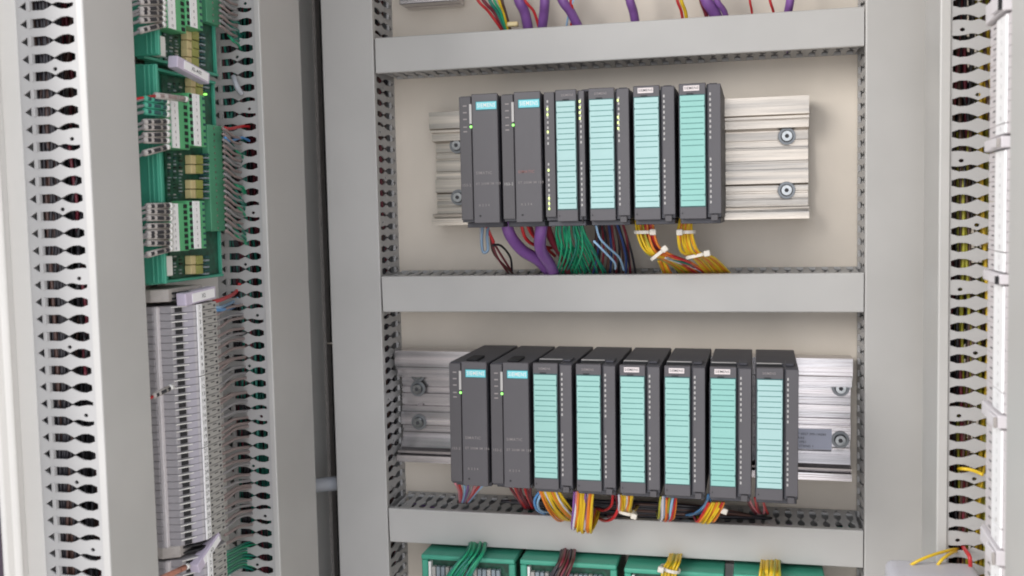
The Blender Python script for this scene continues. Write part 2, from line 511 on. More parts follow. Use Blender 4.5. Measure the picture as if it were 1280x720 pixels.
def rail(label, x0, x1, ztop, h, seedm, bolts, tilt=0, trough=False):
    o = thing('mounting_rail', label, 'mounting rail', (x0, 0, ztop), (0, tilt, 0), 'wide metal rails the modules hang on')
    L = x1 - x0
    # profile in (y, z) with z measured down from the top
    f, b_ = -0.039, -0.012
    pr = [(b_, 0), (f, 0), (f, -0.018), (f + .003, -0.0195), (f + .003, -0.022), (f + .009, -0.0225), (f + .009, -0.031), (b_ - .004, -0.033),
          (b_ - .004, -0.0425), (b_ - .0015, -0.043), (b_ - .0015, -0.0446), (b_ - .004, -0.0450), (b_ - .004, -0.050), (b_ - .0015, -0.0504), (b_ - .0015, -0.0520), (b_ - .005, -0.0526), (b_ - .005, -0.064),
          (b_ - .0025, -0.0645), (b_ - .0025, -0.0662), (b_ - .0062, -0.0668), (b_ - .0062, -0.073), (b_ - .0095, -0.0735), (b_ - .0095, -0.088), (b_ - .004, -0.0885), (b_ - .0050, -0.0900), (b_ - .005, -0.0955),
          (b_ - .0020, -0.096), (b_ - .0020, -0.0977), (b_ - .005, -0.0982), (b_ - .005, -0.1030), (b_ - .0025, -0.1035), (b_ - .0025, -0.1045), (b_ - .005, -0.105),
          *([(b_ - .005, -h + .028), (b_ - .0065, -h + .024), (b_ - .012, -h + .014), (f + .004, -h + .0125)] if trough else [(b_ - .005, -h + .0135), (f + .004, -h + .0128)]), (f + .0035, -h + .0120), (f + .004, -h + .0095), (f + .012, -h + .0090), (f + .012, -h + .0080), (f, -h + .0075), (f, -h), (b_, -h)]
    MB().prism(pr, 0, L, 'x').build('rail_profile', seedm, o)
    for (bx, bz) in bolts:
        bolt(o, bx - x0, b_ - 0.0100, bz)
    # spacers that carry the rail on the back panel
    for k in (0.05, 0.5, 0.95):
        MB().box(L * k - .01, L * k + .01, b_ + 0.0005, -0.0005, -0.09, -0.03).build('spacer', 'steel', o)
    return o


rail('upper silvery ridged mounting rail behind the six-module row, two bolts at its right', 0.052, 0.4575, 0.1775, 0.125, 'steel',
     [(0.436, -0.0395), (0.4355, -0.0955), (0.079, -0.036), (0.079, -0.094)])
lr = rail('lower aluminium mounting rail behind the eight-module row, with printed sticker at right', 0.0035, 0.5005, -0.0885, 0.128, 'alu',
          [(0.0255, -0.029), (0.025, -0.046), (0.0255, -0.085), (0.490, -0.033), (0.490, -0.088)], R(0.45), True)
MB().cyl((0.022, -0.0163, -0.066), (0, -1, 0), 0.0035, 0.0006, 14).build('plugged_hole', 'fade', lr)
stk = MB().box(0.435, 0.478, -0.0232, -0.0222, -0.099, -0.0775).build('sticker', mat('sticker_grey', (0.44, 0.46, 0.56), 0.4, 0.2), lr)
for k, s in enumerate(('1P 6ES7 390-1AE80', '0AA0', 'S VPE1', 'E-STAND 1')):
    text(s, 0.0034, 'ink', stk, (0.4415, -0.0235, -0.083 - k * 0.0043), align='LEFT')
# rail whose lower edge shows above the top duct
rt = thing('mounting_rail', 'short visible lower edge of a rail above the top duct, at upper left', 'mounting rail', (0.02, 0, 0.298), group='wide metal rails the modules hang on')
MB().box(0.0, 0.068, -0.036, -0.020, 0.0, 0.02).build('rail_profile', 'alu', rt, 0.0008)
MB().box(0.0, 0.066, -0.019, -0.004, 0.0, 0.06).build('rail_web', 'alu', rt, 0.0008)

# ------------------------------------------------------------------ PLC modules
MW, MH, MF = 0.0420, 0.1250, -0.158      # pitch, height, front plane


def ruled_label(parent, x0, x1, z0, z1, y, m):
    """paper strip with 18 ruled lines and small edge notches"""
    h = z1 - z0
    e = 0.0007
    pts_l, pts_r = [], []
    zz = [z1]
    notch = {2, 7, 13, 18}
    left = [(x0, z1)]
    for k in range(1, 20):
        z = z1 - h * k / 20
        if k in notch:
            left += [(x0, z + .0012), (x0 + e, z + .0004), (x0 + e, z - .0004), (x0, z - .0012)]
    left.append((x0, z0))
    rightp = [(x1 - (a - x0), b) for a, b in left][::-1]
    lab = MB().prism(left + rightp, y, y + .0008, 'y').build('label_strip', m, parent)
    ln = MB()
    for k in range(1, 20):
        if k == 10:
            continue
        z = z1 - h * k / 20
        ln.box(x0 + .0010, x1 - .0010, y - .0002, y - .00005, z - .00033, z + .00033)
    ln.build('ruled_lines', 'tline', lab)
    return lab


def io_module(double=False, white_tag=True, m='teal'):
    o = thing('io_module', 'x', 'PLC module')
    w_ = MW - 0.0028
    xs = 0.0105 if double else 0.0            # left LED column of the double version
    dr = xs + (0.0212 if double else 0.0256)  # right edge of the door
    # body with a pit behind the door
    b = MB()
    b.box(0, w_, -0.125, -0.020, 0.0, MH - .001)
    b.box(dr + .0005, w_, MF + .0035, -0.125, 0.0, MH - .001)
    b.box(0, dr + .0005, MF + .0055, -0.125, 0.0, MH - .015)
    MB().box(.001, dr - .001, -0.1262, -0.1252, MH - .0148, MH - .0012).build('pit_shade', 'black', o)  # black sheet painting the shade inside the pit
    MB().box(.001, dr - .001, -0.1262, -0.1246, MH - .0010, MH - .0001).build('pit_rim', 'lens', o)
    b.build('body', 'plctop', o, 0.0006)
    # front right strip
    MB().box(dr + .0022, w_, MF + .0008, MF + .0033, 0.0035, MH - .0015).build('side_cover', 'plc2', o, 0.0004)
    # door
    d = MB().box(xs + .0008, dr, MF, MF + .0052, -0.001, MH).build('door', 'plc2', o, 0.0006)
    MB().box(xs + .0013, dr - .0003, MF - .0003, MF - .0001, .0102, .1147).build('label_recess', 'tedge', d)
    ruled_label(d, xs + .0020, dr - .0011, .0112, .1137, MF - .0013, m)
    MB().box(xs + .008, xs + .014, MF - .0010, MF - .00035, .1149, .1158).build('label_catch', 'black', d)
    MB().cyl((xs + .0032, MF - .0002, .0045), (0, -1, 0), .0006, .0004, 8).build('door_mark', 'black', d)
    if white_tag:
        t = MB().box(xs + .0052, xs + .0198, MF - .0006, MF - .0001, .1180, .1229).build('name_tag', 'paper', d, .0001)
        text('SIEMENS', 0.0034, 'ink', t, (xs + .0125, MF - .0008, .12045), sx=0.95)
    else:
        text('SIEMENS', 0.0031, 'fade', d, (xs + .0125, MF - .0003, .1196), sx=0.95)
    for cx in [dr + .0040] + ([0.0035] if double else []):
        ln = MB()
        for k in range(21):
            if k in (9, 10, 11):
                continue
            z = .1145 - k * .0050
            ln.box(cx - .0007, cx + .0007, MF + .0003, MF + .0012, z - .0012, z + .0012)
        ln.build('indicator_column', 'lens', o)
    if double:
        MB().box(0.0, xs - .0004, MF + .0008, MF + .0052, 0.0035, MH - .0015).build('side_cover', 'plc', o, 0.0004)
        MB().box(0.0, xs + .001, MF + .0056, -0.125, 0.0, MH - .001).build('side_cover', 'plctop', o, 0.0004)
    # foot ledge, top latch
    MB().box(dr + .004, w_ - .003, MF - .001, MF + .006, -0.003, 0.003).build('bottom_latch', 'plc', o, 0.0005)
    MB().box(0.001, w_ - .001, -0.150, -0.03, -0.0055, -0.0005).build('terminal_tray', 'plctop', o, 0.0006)
    MB().box(0.004, dr - .005, -0.150, -0.142, MH - .0146, MH - .0070).build('top_latch', 'plctop', o, 0.0006)
    MB().box(dr + .002, dr + .010, -0.140, -0.118, MH - .0008, MH + .0014).build('top_latch', 'plctop', o, 0.0006)
    return o


def im_module(reddish=False):
    o = thing('interface_module', 'x', 'PLC module')
    w_ = MW - 0.0028
    b = MB()
    b.box(0, w_, MF + .0042, -0.020, 0.0, MH - .0012)
    b.build('body', 'plctop', o, 0.0007)
    lc = MB().box(0, 0.0120, MF + .0010, MF + .0040, 0.0025, MH - .0020).build('status_column', 'plc', o, 0.0004)
    d = MB().box(.0130, w_, MF, MF + .0040, -0.001, MH).build('door', 'plc2', o, 0.0006)
    MB().box(.0105, .0128, MF + .0002, MF + .0009, .0965, .1155).build('light_guide', 'lens', lc)
    g = MB().box(.0172, .0388, MF - .0006, MF - .0001, .1090, .1178).build('badge', 'badge_edge', d, .0001)
    MB().box(.0180, .0382, MF - .0010, MF - .0007, .1098, .1170).build('badge_face', 'badge', d)
    text('SIEMENS', 0.0056, 'white', d, (.0281, MF - .0013, .1134), sx=0.80)
    MB().cyl((.0118, MF + .0009, .0935), (0, -1, 0), .0014, .0012, 10, .0010).build('status_led', 'ledgreen', lc)
    for i, z in enumerate((.1140, .1075, .1010, .0890, .0935)):
        MB().box(.0040, .0078, MF + .0006, MF + .0009, z - .0006, z + .0006).build('printed_mark', 'fade', lc)
    text('SIMATIC', 0.0040, 'fadered' if reddish else 'fade', d, (.016, MF - .0003, .0480), align='LEFT')
    text('ET 200M IM 153', 0.0033, 'fade', d, (.016, MF - .0003, .0375), align='LEFT')
    text('153-2', 0.0036, 'lens' if reddish else 'fade', lc, (.006, MF + .0007, .0365))
    text('X 2 3 4', 0.0033, 'fade', d, (.018, MF - .0003, .0165), align='LEFT')
    MB().cyl((.0195, MF - .0002, .0062), (0, -1, 0), .0009, .0004, 10).build('door_mark', 'black', d)
    MB().box(.015, w_ - .012, -0.147, -0.118, MH - .0010, MH + .0012).build('top_latch', 'black', o, 0.0008)
    MB().box(0.001, w_ - .001, -0.140, -0.03, -0.0055, -0.0002).build('terminal_tray', 'plctop', o, 0.0006)
    return o


P_im, P_imr = im_module(), im_module(True)
P_m, P_mn = io_module(), io_module(white_tag=False)
P_c = io_module(white_tag=False, m='teal2')
P_dbl = io_module(double=True, white_tag=False, m='teal2')
P_cy = io_module(white_tag=True, m='teal2')
P_g = io_module(white_tag=True, m='tealg')
P_end = io_module(white_tag=False, m='teal2')
used = set()


def put(proto, x, z, tilt, label, group):
    if proto.name in used:
        o = copy_tree(proto)
    else:
        o = proto
        used.add(proto.name)
    o.location = (x, 0, z)
    o.rotation_euler = (0, tilt, 0)
    o['label'], o['category'], o['group'] = label, 'PLC module', group
    return o


GU, GL = 'dark PLC modules of the upper row', 'dark PLC modules of the lower row'
x0u, zu = 0.1212, 0.0560
upper = [(P_im, 'blank-fronted dark module with teal badge, first of the upper row'),
         (P_imr, 'blank-fronted dark module with teal badge, second of the upper row'),
         (P_dbl, 'upper-row module with lit indicators on both sides of its pale cyan label strip'),
         (P_c, 'upper-row module with pale cyan strip and lit indicators only on the right'),
         (P_cy, 'upper-row module with white name tag and pale cyan strip, above the yellow and red wires'),
         (P_g, 'last module of the upper row, strongest green strip, beside the bare rail')]
mods_u, mods_l = [], []
for i, (p, lb) in enumerate(upper):
    mods_u.append(put(p, x0u + i * MW * 1.014, zu, 0, lb, GU))
x0l, zl = 0.1030, -0.2095
lower = [(P_im, 'blank-fronted dark module with teal badge, first of the lower row'),
         (P_im, 'blank-fronted dark module with teal badge, second of the lower row'),
         (P_mn, 'first mint-striped module of the lower row, without white name tag'),
         (P_mn, 'second mint-striped module of the lower row, without name tag, over the biggest yellow loop'),
         (P_m, 'lower-row module with white name tag, fifth from the left'),
         (P_m, 'lower-row module with white name tag above the white and red wire loop'),
         (P_g, 'lower-row module with white name tag and the greenest strip, second from right'),
         (P_end, 'last module of the lower row, palest strip, beside the stickered rail')]
for i, (p, lb) in enumerate(lower):
    mods_l.append(put(p, x0l + i * MW * 1.0185, zl + 0.0020 - i * 0.00033 * 1.0, R(0.45), lb, GL))

# lit indicators
def lit(mod, cx, z):
    o = MB().box(cx - .0008, cx + .0008, MF - .0004, MF + .0003, -0.0012, 0.0012).build('lit_indicator', 'ledon', mod, .0003)
    o.location = (0, 0, z)


for (mi, cx, ys) in ((2, 0.0035, (136.6, 143.5, 165, 213, 248, 254.5, 261)), (2, 0.0350, (126.7, 134, 140.7, 147.7)), (3, 0.0290, (125.4, 146.5, 153.4, 160.6))):
    for y in ys:
        px = 683 if cx < 0.01 else (729 if mi == 2 else 771)
        lit(mods_u[mi], cx, onY(px, y, MF).z - zu)


# ------------------------------------------------------------------ wires
def bundle(label, paths, name='wire_bundle', cat='wires', group=None, n=7):
    """paths: list of (material, radius, points)"""
    base = Vector(paths[0][2][0])
    o = thing(name, label, cat, base, group=group)
    for m, r, pts in paths:
        MB().tube([Vector(p) - base for p in pts], r, n, 6).build('wire', m, o, smooth=True)
    return o


def single(label, m, r, pts, name='cable', cat='cable', group=None):
    base = Vector(pts[0])
    o = MB().tube([Vector(p) - base for p in pts], r, 10, 8).build(name, m, smooth=True)
    o.location = base
    return tag(o, label, cat, group)


def ppts(lst):
    return [onY(x, y, Y) for x, y, Y in lst]


rnd = random.Random(11)
def fan(cols, n, ctr, spread0, spread1, r=0.0011, jit=(2.0, 2.0)):
    """n wires along the guide ctr (px,py,Y), fanned sideways in photo px at both ends"""
    out = []
    for i in range(n):
        t = (i / (n - 1) - .5) if n > 1 else 0
        pts = []
        K = len(ctr)
        jx, jy = rnd.uniform(-1, 1) * jit[0], rnd.uniform(-1, 1) * jit[1]
        for k, (x, y, Y) in enumerate(ctr):
            s = spread0 + (spread1 - spread0) * k / (K - 1)
            pts.append(onY(x + t * s + jx * math.sin(k * 1.3 + i), y + jy * math.sin(math.pi * k / (K - 1)), Y + rnd.uniform(-.003, .003)))
        out.append((cols[i % len(cols)] if not callable(cols) else cols(i), r, pts))
    return out


def tie(label, x, y, Y, wpx=26, ang=0, parent=None):
    c = onY(x, y, Y)
    o = thing('cable_tie', label, 'cable tie', c, (0, ang, 0), 'white nylon cable ties')
    wm = wpx / 1290 * 1.05
    pts = []
    for k in range(17):
        t = 2 * math.pi * k / 16
        pts.append((math.cos(t) * wm / 2, math.sin(t) * wm / 2.6, 0))
    mb = MB()
    for k in range(16):
        a, b = pts[k], pts[k + 1]
        q = len(mb.v)
        mb.v += [(a[0], a[1], -.0016), (b[0], b[1], -.0016), (b[0], b[1], .0016), (a[0], a[1], .0016),
                 (a[0] * .93, a[1] * .93, -.0016), (b[0] * .93, b[1] * .93, -.0016), (b[0] * .93, b[1] * .93, .0016), (a[0] * .93, a[1] * .93, .0016)]
        mb.f += [(q, q + 1, q + 2, q + 3), (q + 7, q + 6, q + 5, q + 4), (q + 3, q + 2, q + 6, q + 7), (q, q + 4, q + 5, q + 1)]
    mb.build('strap', 'tie', o)
    return o, wm


def tie_head(o, x, z=0.0, y=None, wm=.02):
    MB().box(x - .0032, x + .0032, -wm / 2.6 - .0035, -wm / 2.6 + .001, z - .0030, z + .0030).build('head', 'tie', o, .0012, True, 2)


# --- upper compartment
single('purple cable curving down to the right from under the first upper module', 'w_purple', 0.0062,
       ppts([(632, 262, -.12), (636, 290, -.112), (652, 312, -.09), (674, 326, -.07), (690, 345, -.04)]), group='thick purple cables')
single('purple cable dropping from under the second upper module into the duct', 'w_purple', 0.0062,
       ppts([(680, 262, -.125), (676, 290, -.12), (676, 312, -.10), (688, 332, -.07), (694, 348, -.045)]), group='thick purple cables')
single('thin dark purple cable behind the two thick purple ones', 'w_maroon', 0.0040,
       ppts([(682, 278, -.11), (690, 300, -.09), (704, 322, -.07), (712, 345, -.04)]))
bundle('light blue wire loop hanging below the first upper module', [('w_steel', .0016, ppts([(604, 276, -.12), (602, 300, -.12), (604, 315, -.12), (610, 312, -.12), (609, 296, -.12), (611, 276, -.115)])),
                                                                    ('w_grey', .0013, ppts([(601, 276, -.12), (601, 300, -.12), (605, 318, -.12)]))])
bundle('red and brown wires dropping right below the first upper module',
       [('w_red', .0017, ppts([(606, 276, -.12), (612, 292, -.115), (617, 303, -.11)])),
        ('w_maroon', .0012, ppts([(616, 302, -.11), (626, 318, -.08), (640, 340, -.04)])),
        ('w_maroon', .0012, ppts([(615, 303, -.11), (622, 322, -.08), (636, 342, -.04)])),
        ('w_black', .0012, ppts([(616, 307, -.11), (626, 307, -.09), (638, 322, -.06), (640, 342, -.04)])),
        ('w_brown', .0012, ppts([(613, 296, -.11), (618, 318, -.08), (642, 343, -.04)]))])
bundle('red wires below the second upper module',
       [('w_red', .0018, ppts([(651, 276, -.11), (656, 296, -.10), (668, 306, -.08), (690, 310, -.05)])),
        ('w_red', .0016, ppts([(657, 276, -.11), (664, 292, -.10), (676, 304, -.08), (694, 320, -.05)])),
        ('w_maroon', .0016, ppts([(661, 276, -.11), (670, 300, -.09), (686, 330, -.05)]))])
gcols = ['w_green', 'w_green', 'w_green', 'w_teal']
bundle('fan of bright green wires dropping from the double-lit module', fan(gcols, 20, [(713, 272, -.11), (714, 292, -.105), (722, 315, -.08), (733, 345, -.04)], 30, 52, 0.0011, (3, 3))
       + fan(gcols, 6, [(712, 274, -.105), (716, 305, -.10), (712, 325, -.08), (704, 344, -.04)], 26, 22))
bundle('dark brown and navy wires with two blue ones below the fourth upper module',
       fan(['w_black', 'w_brown', 'w_navy', 'w_black', 'w_maroon'], 16, [(760, 272, -.11), (764, 295, -.09), (766, 320, -.07), (764, 346, -.04)], 30, 62, .0013, (3, 4))
       + [('w_lightblue', .0012, ppts([(744, 276, -.13), (749, 296, -.122), (760, 309, -.11), (774, 322, -.09), (780, 338, -.06)])),
          ('w_lightblue', .0012, ppts([(742, 301, -.125), (752, 311, -.12), (768, 328, -.10), (769, 336, -.08)]))])
bundle('yellow wires curving under the fifth upper module', fan(['w_yellow', 'w_lime', 'w_yellow', 'w_orange'], 8, [(801, 272, -.12), (803, 292, -.12), (812, 314, -.115), (828, 322, -.10), (846, 332, -.07), (862, 345, -.04)], 13, 14, .0012, (1.5, 2)))
bundle('red wires running beside the yellow ones under the fifth upper module', fan(['w_red', 'w_red', 'w_orange', 'w_maroon'], 7, [(811, 272, -.12), (812, 292, -.118), (818, 308, -.11), (838, 320, -.10), (858, 328, -.085), (882, 345, -.04)], 9, 16, .0013, (1, 1.5)))
bundle('grey and teal wires under the red ones near the duct', fan(['w_grey', 'w_teal', 'w_white', 'w_black'], 6, [(832, 322, -.10), (850, 328, -.085), (872, 336, -.06), (884, 346, -.04)], 6, 14, .0012))
bundle('short yellow wires entering the middle duct under the fifth upper module', fan(['w_yellow', 'w_orange', 'w_yellow'], 5, [(827, 326, -.07), (831, 335, -.06), (838, 348, -.04)], 8, 10, .0012, (.5, .5)))
bundle('yellow wires fanning right under the last upper module', fan(['w_yellow', 'w_yellow', 'w_orange', 'w_yellow'], 12, [(858, 272, -.12), (856, 292, -.12), (862, 314, -.11), (880, 322, -.09), (902, 346, -.04)], 15, 30, .0012, (1.5, 2)))
for (lb, x, y, Y, wpx, ang, hx) in (('white cable tie just below the fifth upper module', 806, 290, -.12, 27, 0, .009),
                                     ('white cable tie at the bend of the yellow and red wires', 824, 317, -.11, 26, R(-38), .008),
                                     ('white cable tie just below the last upper module', 858, 290, -.12, 22, 0, -.006),
                                     ('white cable tie at the bend of the fanned yellow wires', 872, 319, -.10, 30, R(-12), .010)):
    o, wm = tie(lb, x, y, Y, wpx, ang)
    tie_head(o, hx, wm=wm)

# --- lower compartment: loops hanging over the duct
def loop(label, cols, n, x, y0, xb, yb, xe, ye, s0, s1, r=.0012, jit=(1.5, 3)):
    ctr = [(x, y0, -.135), (x + (xb - x) * .4, (y0 + yb) / 2, -.128), (xb, yb, -.112), (xb + (xe - xb) * .6, (yb + ye) / 2 + 2, -.085), (xe, ye, -.055)]
    return bundle(label, fan(cols, n, ctr, s0, s1, r, jit))


bundle('red and blue wires under the first lower module', fan(['w_pink', 'w_red', 'w_lightblue', 'w_purple', 'w_grey'], 8, [(588, 604, -.12), (586, 614, -.10), (580, 628, -.05)], 38, 10, .0014, (2, 1)))
bundle('red wires under the second lower module', fan(['w_maroon', 'w_red', 'w_maroon'], 7, [(650, 608, -.12), (654, 620, -.10), (664, 636, -.05)], 26, 16, .0014, (2, 1)))
bundle('light blue wire loop left of the orange and yellow wires', [('w_blue', .0014, ppts([(674, 615, -.13), (668, 626, -.12), (672, 638, -.10), (682, 642, -.06)])), ('w_lightblue', .0014, ppts([(678, 615, -.13), (672, 628, -.12), (676, 638, -.10), (690, 640, -.06)]))])
bundle('orange and yellow wires sweeping right under the first mint-striped lower module', fan(['w_orange', 'w_orange', 'w_yellow', 'w_white', 'w_yellow', 'w_yellow', 'w_yellow'], 13, [(686, 612, -.135), (692, 626, -.128), (702, 640, -.11), (716, 650, -.085), (730, 646, -.055)], 24, 34, .0012, (1.5, 2)))
loop('large purple, orange and yellow wire loop hanging lowest over the lower duct', ['w_purple', 'w_white', 'w_pink', 'w_orange', 'w_orange', 'w_yellow', 'w_yellow', 'w_yellow', 'w_yellow', 'w_yellow'], 17, 730, 614, 727, 662, 738, 634, 24, 22, .0013, (1.5, 4))
bundle('short red wire loop between the second and third hanging loops', [('w_red', .0016, ppts([(776, 626, -.12), (768, 646, -.11), (756, 651, -.09), (746, 646, -.05)])),
                                                   ('w_red', .0015, ppts([(766, 618, -.12), (764, 632, -.11), (754, 638, -.09), (744, 634, -.05)])),
                                                   ('w_maroon', .0015, ppts([(770, 618, -.12), (772, 640, -.10), (760, 646, -.07)]))])
loop('short yellow wire loop with a lilac wire under the fifth lower module', ['w_white', 'w_orange', 'w_yellow', 'w_yellow', 'w_yellow'], 9, 782, 618, 781, 638, 792, 632, 17, 12, .0012, (1, 2))
loop('white, red and yellow wire loop under the sixth lower module', ['w_lime', 'w_white', 'w_white', 'w_lightblue', 'w_red', 'w_orange', 'w_red'], 13, 836, 620, 832, 648, 826, 640, 20, 12, .0012, (2, 3))
bundle('blue wires curving left beside the last yellow loop', fan(['w_blue', 'w_lightblue', 'w_navy'], 4, [(888, 618, -.135), (884, 630, -.12), (874, 640, -.10), (862, 644, -.06)], 5, 8, .0013, (1, 1)))
loop('yellow and red wire loop near the right end of the lower row', ['w_red', 'w_orange', 'w_yellow', 'w_yellow', 'w_yellow'], 12, 896, 628, 882, 652, 874, 640, 20, 18, .0012, (1.5, 2))
bundle('pinkish red wires under the last lower module', fan(['w_maroon', 'w_pink', 'w_red'], 6, [(944, 622, -.12), (948, 634, -.09), (952, 642, -.05)], 22, 12, .0012, (3, 1)))
bundle('tangle of wires coloured dark for the shade behind the loops', fan(['w_black', 'w_brown', 'w_black', 'w_black'], 46, [(640, 626, -.07), (720, 632, -.06), (800, 636, -.055), (880, 640, -.055), (950, 648, -.04)], 0, 0, .0016, (16, 9)))  # black and brown chosen to paint in the shade here
for (lb, x, y, Y, wpx, ang, hx) in (('white cable tie on the short yellow loop', 784, 640, -.11, 24, R(10), .008),
                                     ('white cable tie at the right of the yellow loop near the end of the row', 896, 632, -.12, 22, R(20), .008)):
    o, wm = tie(lb, x, y, Y, wpx, ang)
    tie_head(o, hx, wm=wm)

# --- top compartment: cables coming down behind the top duct
GT = 'cables dropping behind the top duct'
def topc(label, m, r, x0, x1, x2, Y=-.05):
    single(label, m, r, ppts([(x0 - (x1 - x0) * 1.2, -45, Y - .01), (x0, -2, Y - .01), (x1, 16, Y), (x2, 46, Y + .015), (x2 + 3, 66, Y + .02)]), group=GT)


for a in (('thin crimson cable slanting right, leftmost above the top duct', 'w_red', .0016, 596, 612, 632), ('maroon cable beside the leftmost crimson one above the top duct', 'w_maroon', .0019, 603, 618, 634),
          ('dark teal cable slanting down above the top duct', 'w_teal', .0018, 611, 622, 634), ('green cable next to the yellow one above the top duct', 'w_green', .0014, 617, 626, 635),
          ('yellow cable slanting down at upper left above the top duct', 'w_yellow', .0017, 623, 630, 637), ('brown cable right of the yellow one above the top duct', 'w_brown', .0016, 627, 632, 640),
          ('thick purple cable above the top duct, right of the yellow one', 'w_purple', .0055, 648, 656, 662), ('thick purple cable above the top duct, second of the close pair', 'w_purple', .0052, 681, 680, 677),
          ('thin red cable crossing between the purple cables above the top duct', 'w_red', .0015, 655, 668, 676),
          ('purple cable slanting right beside the thin blue wire above the top duct', 'w_purple', .0050, 702, 714, 728), ('thin pale blue wire crossing the slanting purple cable', 'w_lightblue', .0010, 717, 711, 707),
          ('thin red wire just right of the slanting purple cable', 'w_red', .0014, 713, 716, 712), ('lone purple cable above the middle of the top duct', 'w_purple', .0046, 787, 792, 797),
          ('red cable of the red and yellow pair above the top duct', 'w_red', .0015, 846, 852, 856), ('yellow cable of the red and yellow pair above the top duct', 'w_yellow', .0018, 851, 857, 861),
          ('dark brown cable left of the purple trunk above the top duct', 'w_maroon', .0022, 876, 882, 890), ('thick purple trunk slanting right above the top duct', 'w_purple', .0060, 882, 893, 906),
          ('purple cable closely right of the thick trunk', 'w_purple', .0030, 895, 906, 914), ('lone thin red wire above the right part of the top duct', 'w_red', .0012, 937, 940, 942),
          ('thin red wire left of the rightmost purple cable', 'w_red', .0014, 962, 967, 971), ('rightmost purple cable above the top duct', 'w_purple', .0042, 988, 985, 981)):
    topc(*a)
ct = MB().box(-.006, .006, -.003, .003, -.002, .003).build('cable_label', 'cream', None, .001)
ct.location = onY(641, 31, -.05)
tag(ct, 'small cream cable label at the foot of the yellow cable above the top duct', 'label')

# ------------------------------------------------------------------ bottom compartment: green connector modules
def green_conn(px0, px1, py0, py1, label):
    a, b = onY(px0, py0, -.085), onY(px1, py1, -.085)
    w_ = b.x - a.x
    o = thing('green_terminal_module', label, 'terminal module', (a.x, 0, (a.z + b.z) / 2 - .06), group='green modules under the lower duct')
    MB().box(0, w_, -.080, -.004, 0, .054).build('carrier', 'pcb', o, .002)
    MB().box(-.001, w_ + .001, -.090, -.020, .0545, .060).build('top_flange', 'green', o, .0016, True, 2)
    MB().box(-.001, .006, -.088, -.0805, -.01, .054).build('end_bracket', 'green', o, .001)
    MB().box(w_ - .006, w_ + .001, -.088, -.0805, -.01, .054).build('end_bracket', 'green', o, .001)
    n = int((w_ - .02) / .0052)
    for k in range(n):
        x = .010 + k * .0052
        MB().box(x, x + .0042, -.087, -.0805, .020, .046).build('terminal', 'chip' if k % 3 else 'term', o, .0005)
    MB().box(.007, .0095, -.0885, -.081, .01, .052).build('marker', 'white', o)
    return o


green_conn(529, 643, 693, 696, 'green module under the lower duct at left, with a green wire bundle crossing it')
green_conn(652, 770, 699, 703, 'green module under the lower duct, with a dark wire bundle crossing it')
green_conn(782, 904, 709, 714, 'green module under the lower duct, beside the tied yellow wires')
green_conn(918, 1030, 717, 721, 'green module under the lower duct at right, barely in view')
bundle('green wire bundle slanting down left across the first green module', fan(['w_green', 'w_teal', 'w_green'], 14, [(598, 672, -.05), (594, 690, -.09), (578, 712, -.105), (560, 745, -.10)], 20, 34, .0013, (2, 2)))
bundle('dark wire bundle dropping over the second green module', fan(['w_black', 'w_brown', 'w_black', 'w_maroon'], 12, [(712, 680, -.05), (708, 700, -.09), (698, 720, -.10), (690, 745, -.10)], 18, 22, .0014, (2, 2)))
bundle('yellow wires tied above the third green module', fan(['w_yellow', 'w_lime', 'w_yellow'], 12, [(846, 688, -.05), (842, 702, -.09), (836, 716, -.10), (836, 745, -.10)], 14, 18, .0013, (1, 1)))
bundle('yellow wires dropping over the fourth green module', fan(['w_yellow', 'w_yellow', 'w_lime'], 12, [(964, 695, -.05), (963, 710, -.09), (962, 722, -.10), (960, 745, -.10)], 22, 26, .0013, (1, 1)))
o, wm = tie('white cable tie round the yellow wires under the lower duct', 838, 711, -.10, 26, R(12)); tie_head(o, -.009, wm=wm)
for i, (x, y) in enumerate(((668, 692), (766, 690), (915, 708))):
    c = onY(x, y, -.012)
    tag(MB().box(c.x - .008, c.x + .008, -.014, -.001, c.z - .03, c.z + .004).build('rail_bracket', 'frame', None, .001),
        ['small pale bracket between the first two green modules', 'small pale bracket between the second and third green modules', 'small pale bracket right of the third green module'][i], 'bracket', 'pale brackets under the lower duct')

# ------------------------------------------------------------------ left side: things on the side panel
def sbox(mb, px0, px1, py0, py1, X0, X1):
    """box on the left panel: face at X1 spans the photo columns px0..px1 and rows py0..py1; X0 = its foot"""
    a, b = onX(px0, (py0 + py1) / 2, X1), onX(px1, (py0 + py1) / 2, X1)
    pm = (px0 + px1) / 2
    t, u = onX(pm, py0, X1), onX(pm, py1, X1)
    mb.box(X0, X1, a.y, b.y, u.z, t.z)
    return a.y, b.y, u.z, t.z


def sb(px0, px1, py0, py1, X0, X1, name, m, parent, bevel=.0004):
    mb = MB()
    r = sbox(mb, px0, px1, py0, py1, X0, X1)
    o = mb.build(name, m, parent, bevel)
    return o, r


# vertical DIN rail on the left panel
dn = thing('din_rail', 'narrow galvanised rail behind the green modules and terminals at left', 'DIN rail', (XL, -0.345, 0))
MB().prism([(0.0005, -.006), (.0065, -.006), (.0065, -.0175), (.0078, -.0175), (.0078, -.0048), (.0018, -.0048), (.0018, .0048), (.0078, .0048), (.0078, .0175), (.0065, .0175), (.0065, .006), (.0005, .006)], -.6, .45).build('rail_profile', 'steel', dn)


